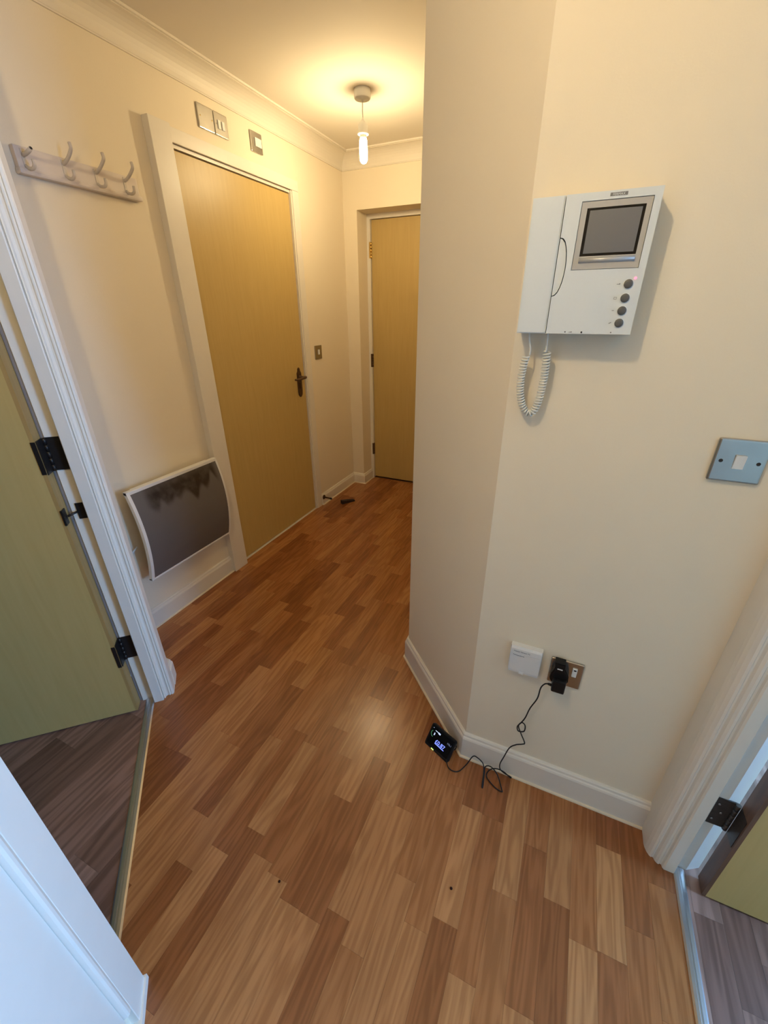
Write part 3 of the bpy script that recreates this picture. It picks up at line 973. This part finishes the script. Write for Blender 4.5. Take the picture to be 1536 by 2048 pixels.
# gently bulging picture tube face
b = B()
nx, nz = 14, 12
gx0, gx1, gz0, gz1 = -0.0285, 0.0500, 1.5175, 1.5800
gv = []
for j in range(nz + 1):
    row = []
    for i in range(nx + 1):
        u, v = i / nx * 2 - 1, j / nz * 2 - 1
        row.append(b.bm.verts.new((gx0 + (gx1 - gx0) * i / nx, YF - 0.0008 - 0.0016 * (1 - 0.5 * (u * u + v * v)), gz0 + (gz1 - gz0) * j / nz)))
    gv.append(row)
for j in range(nz):
    for i in range(nx):
        b.bm.faces.new((gv[j][i], gv[j][i + 1], gv[j + 1][i + 1], gv[j + 1][i])).smooth = True
obj('screen', b, 'screen', bez)
for i, zz in enumerate((1.469, 1.447, 1.427, 1.407)):
    xx = 0.0535 - 0.0004 * i
    bt = obj('button', B().lathe((xx, YF + 0.001, zz), (0, -1, 0), [(0.0072, 0), (0.0072, 0.0026), (0.0064, 0.0036), (0.003, 0.0040), (0.0, 0.0041)], 24), 'button', ic)
    obj('button_ring', B().lathe((xx, YF, zz - 0.0003), (0, -1, 0), [(0.0084, -0.001), (0.0084, 0.0003), (0.0080, 0.0006), (0.0073, 0.0006)], 24), 'icom', bt)
obj('status_light', B().lathe((0.0625, YF, 1.4775), (0, -1, 0), [(0.0022, -0.0005), (0.0022, 0.001), (0.001, 0.0018), (0.0, 0.002)], 14), 'led', ic)
# printed marks
lb = obj('nameplate', B().box((-0.0020, YF + 0.0002, 1.5972), (0.0238, YF - 0.0003, 1.6020)), 'ink', ic)
obj('lettering', text_mesh('FERMAX', 0.0049, (0.0109, YF - 0.00035, 1.59785), (1, 0, 0), (0, 0, 1), align='CENTER'), 'icom', lb)
b = B()
b.box((0.0355, YF + 0.0002, 1.4685), (0.0405, YF - 0.0002, 1.4692))
b.box((0.0395, YF + 0.0002, 1.4685), (0.0408, YF - 0.0002, 1.4702))
obj('key_symbol', b, 'ink', ic)
b = B()
for (x0, x1, z0, z1) in ((0.0355, 0.0400, 1.4452, 1.4457), (0.0355, 0.0400, 1.4483, 1.4488), (0.0355, 0.0360, 1.4452, 1.4488), (0.0395, 0.0400, 1.4452, 1.4488)):
    b.box((x0, YF + 0.0002, z0), (x1, YF - 0.0002, z1))
obj('monitor_symbol', b, 'ink', ic)
obj('dash_symbol', B().box((0.0365, YF + 0.0002, 1.4268), (0.0400, YF - 0.0002, 1.4276)), 'ink', ic)
obj('slash_symbol', B().tube([(0.0360, YF, 1.4058), (0.0395, YF, 1.4082)], 0.0005, 6), 'ink', ic)
obj('volume_symbol', B().prism([(-0.0315, YF + 0.0002, 1.3902), (-0.0235, YF + 0.0002, 1.3902), (-0.0235, YF + 0.0002, 1.3922)], (0, -0.0004, 0)), 'ink', ic)
obj('volume_dot', B().lathe((-0.0355, YF, 1.3912), (0, -1, 0), [(0.0013, -0.0002), (0.0013, 0.0002)], 10), 'button', ic)
obj('volume_slider', B().box((-0.0082, YF + 0.001, 1.3892), (-0.0055, YF - 0.0006, 1.3924)), 'groove', ic)
obj('contrast_mark', B().lathe((0.0425, YF, 1.3911), (0, -1, 0), [(0.0012, -0.0002), (0.0012, 0.0002)], 10), 'ink', ic)


cpts = [(-0.103, 0.949, 1.343), (-0.107, 0.951, 1.317), (-0.108, 0.954, 1.291), (-0.105, 0.956, 1.264), (-0.097, 0.957, 1.240), (-0.084, 0.957, 1.226), (-0.073, 0.957, 1.231), (-0.066, 0.956, 1.253), (-0.063, 0.955, 1.283), (-0.062, 0.953, 1.312), (-0.063, 0.951, 1.337), (-0.064, 0.950, 1.354)]
path = spline(cpts, 14)
cum = [0.0]
for a, c in zip(path, path[1:]):
    cum.append(cum[-1] + (c - a).length)
TURN = 0.0058
hel = []
nh = int(cum[-1] / TURN * 14)
j = 0
for i in range(nh + 1):
    sdist = cum[-1] * i / nh
    while j < len(cum) - 2 and cum[j + 1] < sdist:
        j += 1
    f = (sdist - cum[j]) / max(1e-9, cum[j + 1] - cum[j])
    p = path[j].lerp(path[j + 1], f)
    d = (path[j + 1] - path[j]).normalized()
    u = d.cross(Vector((0, 1, 0))).normalized()
    w = d.cross(u)
    a = 2 * math.pi * i / 14
    hel.append(p + 0.0062 * (math.cos(a) * u + math.sin(a) * w))
cc = obj('coiled_cord', B().tube(hel, 0.0019, 6), 'offwhite', ic)
b = B()
obj('cord_tail', B().tube(spline([(-0.068, 0.950, 1.392), (-0.067, 0.950, 1.375), (-0.066, 0.950, 1.352)], 6), 0.0018, 8), 'offwhite', cc)
b.tube(spline([(-0.104, 0.948, 1.392), (-0.1015, 0.948, 1.375), (-0.097, 0.948, 1.358), (-0.097, 0.949, 1.345)], 6), 0.0018, 8)
obj('cord_tail', b, 'offwhite', cc)

# ------------------------------------------------------------------ temperature sensor box
sn = thing('temperature_sensor', 'white wall sensor box with grey lettering beside the socket', 'sensor', (0.007, YI, 0.474))
ys = 0.957
sx0, sx1, sz0, sz1 = -0.034, 0.0485, 0.473, 0.5685
obj('back_box', B().box((sx0 - 0.002, YI, sz0 + 0.003), (sx1 + 0.002, ys + 0.008, sz1 - 0.001), 0.002), 'sensor', sn)
pr = [(sx0, ys + 0.010, sz0), (sx0, ys + 0.001, sz0 + 0.002), (sx0, ys, sz0 + 0.010), (sx0, ys, 0.5475), (sx0, ys + 0.010, 0.5475)]
obj('front_panel', B().prism(pr, (sx1 - sx0, 0, 0)), 'sensor', sn)
pr = [(sx0, ys + 0.010, 0.548), (sx0, ys, 0.548), (sx0, ys + 0.0012, 0.562), (sx0, ys + 0.005, sz1), (sx0, ys + 0.010, sz1)]
obj('top_panel', B().prism(pr, (sx1 - sx0, 0, 0)), 'sensor', sn)
obj('release_tab', B().box((-0.004, ys - 0.0012, 0.4735), (0.0095, ys + 0.003, 0.482), 0.001), 'white', sn)

M['sensor_ink'] = mat('sensor_print', (0.22, 0.22, 0.24), 0.6)
obj('lettering', text_mesh('Heater Sensor 75', 0.0062, (-0.0265, ys - 0.0003, 0.5525), (1, 0, 0), (0, 0.06, 1)), 'sensor_ink', sn)
obj('lettering', text_mesh('Temperature', 0.0058, (-0.0275, ys - 0.0003, 0.5390), (1, 0, 0), (0, 0, 1)), 'sensor_ink', sn)
vb = B()
for k in range(6):
    vb.box((sx0 - 0.0026, ys + 0.012 + 0.002 * (k % 1), 0.492 + 0.010 * k), (sx0 - 0.0015, ys + 0.020, 0.496 + 0.010 * k))
obj('vent', vb, 'sensor', sn)

# ------------------------------------------------------------------ socket, plug and cable
sk_ = thing('wall_socket', 'single brushed steel mains socket with white rocker above the baseboard', 'socket', (0.117, YI, 0.463))

obj('face_plate', B().box((0.0745, YI, 0.4635), (0.1600, YI - 0.008, 0.5545), 0.004, 3), 'steel', sk_)
rk = obj('rocker', B().box((0.1325, YI - 0.007, 0.5080), (0.1445, YI - 0.0115, 0.5370), 0.001), 'white', sk_)
obj('rocker_mark', B().box((0.1355, YI - 0.011, 0.5300), (0.1420, YI - 0.0119, 0.5345)), 'groove', rk)

pl = thing('usb_plug', 'black mains plug with charger block pushed into the steel socket', 'plug', (0.105, 0.94, 0.467))
ring = []
for x, z in ((0.086, 0.5650), (0.113, 0.5650), (0.114, 0.5500), (0.120, 0.5400), (0.1265, 0.5270), (0.128, 0.5080), (0.124, 0.4980), (0.119, 0.4920), (0.089, 0.4920), (0.083, 0.4985), (0.080, 0.5080), (0.0815, 0.5250), (0.086, 0.5370), (0.0885, 0.5480)):
    ring.append((x - 0.002, 0.974, z - 0.0055))
obj('plug_body', B().prism(ring, (0, -0.026, 0), 0.003), 'black', pl)
obj('charger_block', B().box((0.0870, 0.972, 0.4690), (0.1215, 0.932, 0.5120), 0.004), 'black', pl)
obj('label_strip', B().box((0.0925, 0.949, 0.5400), (0.1060, 0.9475, 0.5435)), 'white', pl)
obj('cable_boot', B().tube([(0.090, 0.945, 0.480), (0.081, 0.945, 0.4805), (0.077, 0.946, 0.480)], [0.0042, 0.0036, 0.0026], 8), 'black', pl)

pts = [(0.079, 0.946, 0.480), (0.070, 0.947, 0.474), (0.0625, 0.949, 0.452), (0.060, 0.952, 0.405), (0.0465, 0.952, 0.356), (0.0395, 0.952, 0.312), (0.0315, 0.950, 0.288), (0.0225, 0.947, 0.268), (0.0275, 0.946, 0.251), (0.0435, 0.947, 0.257),
       (0.0435, 0.950, 0.279), (0.0330, 0.953, 0.284), (0.0255, 0.955, 0.262), (0.0370, 0.955, 0.232), (0.0525, 0.953, 0.200), (0.0470, 0.952, 0.191), (0.029, 0.950, 0.180), (0.012, 0.948, 0.157), (0.001, 0.945, 0.110), (-0.007, 0.943, 0.070),
       (-0.003, 0.944, 0.042), (0.013, 0.950, 0.022), (0.034, 0.958, 0.004), (0.032, 0.955, 0.004), (0.010, 0.944, 0.036), (-0.014, 0.941, 0.042), (-0.034, 0.940, 0.026), (-0.042, 0.926, 0.006), (-0.012, 0.904, 0.0028), (0.014, 0.898, 0.0028), (0.012, 0.905, 0.006),
       (-0.009, 0.938, 0.018), (-0.033, 0.945, 0.034), (-0.051, 0.944, 0.026), (-0.050, 0.930, 0.010), (-0.046, 0.888, 0.0028), (-0.049, 0.890, 0.004), (-0.0525, 0.925, 0.018), (-0.060, 0.945, 0.034), (-0.082, 0.946, 0.052), (-0.097, 0.945, 0.050), (-0.112, 0.930, 0.020),
       (-0.131, 0.908, 0.0028), (-0.150, 0.899, 0.0028), (-0.170, 0.905, 0.0035), (-0.181, 0.925, 0.010), (-0.176, 0.948, 0.022), (-0.161, 0.957, 0.034), (-0.160, 0.963, 0.046), (-0.168, 0.958, 0.056)]
tag(obj('charging_cable', B().tube(spline(pts, 6), 0.0019, 8), 'cable'), 'thin black tangled cable running from plug to small display', 'cable')

# ------------------------------------------------------------------ energy display leaning at the skirting
ed = thing('energy_display', 'small black energy monitor with glowing blue figures on the floor', 'display', (-0.225, 0.94, 0))
bl = Vector((-0.2760, 0.9590, 0.0005))
xd = Vector((0.0980, -0.0430, 0)).normalized()
nh_ = Vector((-xd.y, xd.x, 0))          # pointing back, towards the wall
tilt = math.radians(32)
ud = (nh_ * math.sin(tilt) + Vector((0, 0, 1)) * math.cos(tilt)).normalized()
nd = xd.cross(ud)                       # towards the viewer
W, Hh = 0.107, 0.083


def ep(u, v, w=0.0):
    return bl + xd * u + ud * v + nd * w


outl = []
rc = 0.007
for cx, cy, a0 in ((W - rc, rc, -90), (W - rc, Hh - rc, 0), (rc, Hh - rc, 90), (rc, rc, 180)):
    for k in range(5):
        a = math.radians(a0 + 90 * k / 4)
        outl.append(ep(cx + rc * math.cos(a), cy + rc * math.sin(a), -0.012))
obj('case', B().prism(outl, nd * 0.012, 0.0015), 'black', ed)
obj('stand', B().prism([ep(0.03, 0.06, -0.011), ep(0.08, 0.06, -0.011), ep(0.075, 0.055, -0.011) - Vector((0, 0, 0.040)) + nh_ * 0.012, ep(0.035, 0.055, -0.011) - Vector((0, 0, 0.040)) + nh_ * 0.012], -nd * 0.003), 'black', ed)
scr = obj('screen', B().prism([ep(0.006, 0.010, 0.0), ep(W - 0.006, 0.010, 0.0), ep(W - 0.006, Hh - 0.006, 0.0), ep(0.006, Hh - 0.006, 0.0)], nd * 0.0003), 'blackgloss', ed)
fw = 0.0006
obj('lettering', text_mesh('\u00a30.87', 0.019, ep(0.036, 0.030, fw), xd, ud), 'lcd', scr)
obj('underline', B().prism([ep(0.037, 0.0255, 0.0003), ep(0.078, 0.0255, 0.0003), ep(0.078, 0.0278, 0.0003), ep(0.037, 0.0278, 0.0003)], nd * 0.0003), 'lcd', scr)
obj('lettering', text_mesh('176.1', 0.0085, ep(0.079, 0.056, fw), xd, ud), 'lcddim', scr)
b = B()
b.prism([ep(0.022, 0.0655, 0.0003), ep(0.036, 0.0655, 0.0003), ep(0.036, 0.0675, 0.0003), ep(0.022, 0.0675, 0.0003)], nd * 0.0003)
b.prism([ep(0.036, 0.063, 0.0003), ep(0.045, 0.063, 0.0003), ep(0.045, 0.0685, 0.0003), ep(0.036, 0.0685, 0.0003)], nd * 0.0003)
obj('header_marks', b, 'lcdw', scr)
b = B()
gp = [ep(0.0185 + 0.009 * math.cos(math.radians(a)), 0.052 + 0.011 * math.sin(math.radians(a)), 0.0004) for a in range(130, 281, 15)]
b.tube(gp, 0.0010, 6)
obj('gauge_arc', b, 'greendim', scr)
obj('gauge_symbol', B().prism([ep(0.021, 0.047, 0.0003), ep(0.0255, 0.051, 0.0003), ep(0.0245, 0.058, 0.0003), ep(0.0215, 0.058, 0.0003)], nd * 0.0003), 'lcdw', scr)
obj('status_dot', B().lathe(ep(0.012, 0.071, 0.0002), nd, [(0.0012, 0), (0.0012, 0.0003)], 8), 'lcdw', scr)
obj('green_light', B().prism([ep(0.032, 0.0018, 0.0001), ep(0.043, 0.0018, 0.0001), ep(0.043, 0.0046, 0.0001), ep(0.032, 0.0046, 0.0001)], nd * 0.0005), 'green', ed)

# ------------------------------------------------------------------ door stop, black wedge and specks
ds = thing('door_stop', 'dark bronze rod doorstop fixed to the baseboard end', 'door stop', (XL + 0.015, 2.600, 0.05))
obj('rose', B().lathe((XL + 0.0145, 2.600, 0.064), (1, 0, 0), [(0.019, 0), (0.019, 0.003), (0.012, 0.006)], 20), 'bronze', ds)
obj('rod', B().tube([(XL + 0.018, 2.600, 0.064), (XL + 0.060, 2.600, 0.062), (XL + 0.078, 2.600, 0.061)], [0.006, 0.006, 0.0065], 12), 'bronze', ds)
obj('rubber_tip', B().tube([(XL + 0.072, 2.600, 0.0615), (XL + 0.088, 2.600, 0.0605)], 0.008, 12), 'black', ds)

a, c = Vector((-1.583, 2.660, 0)), Vector((-1.520, 2.758, 0))
d_ = (c - a).normalized()
nn = Vector((-d_.y, d_.x, 0)) * 0.016
M['wedge'] = mat('dark_rubber', (0.022, 0.010, 0.007), 0.6)
b = B().prism([a - nn, a - nn + Vector((0, 0, 0.030)), c - nn + Vector((0, 0, 0.012)), c - nn], nn * 2)
tag(obj('door_wedge', b, 'wedge'), 'dark rubber door wedge lying on the floor near the doorstop', 'door wedge')
# specks lying on the laminate
def speck(x, y, r, label):
    s_ = B()
    s_.lathe((x, y, 0.0), (0, 0, 1), [(r, 0), (r * 1.1, r * 0.3), (r * 0.6, r * 0.8), (0, r)], 7)
    return tag(obj('crumb', s_, 'crumb'), label, 'crumb', 'dark crumbs on the floor')


speck(-0.068, 0.585, 0.0035, 'round dark crumb on pale laminate near the small display')
speck(-0.510, 0.405, 0.0035, 'small dark crumb on laminate facing the left doorway')
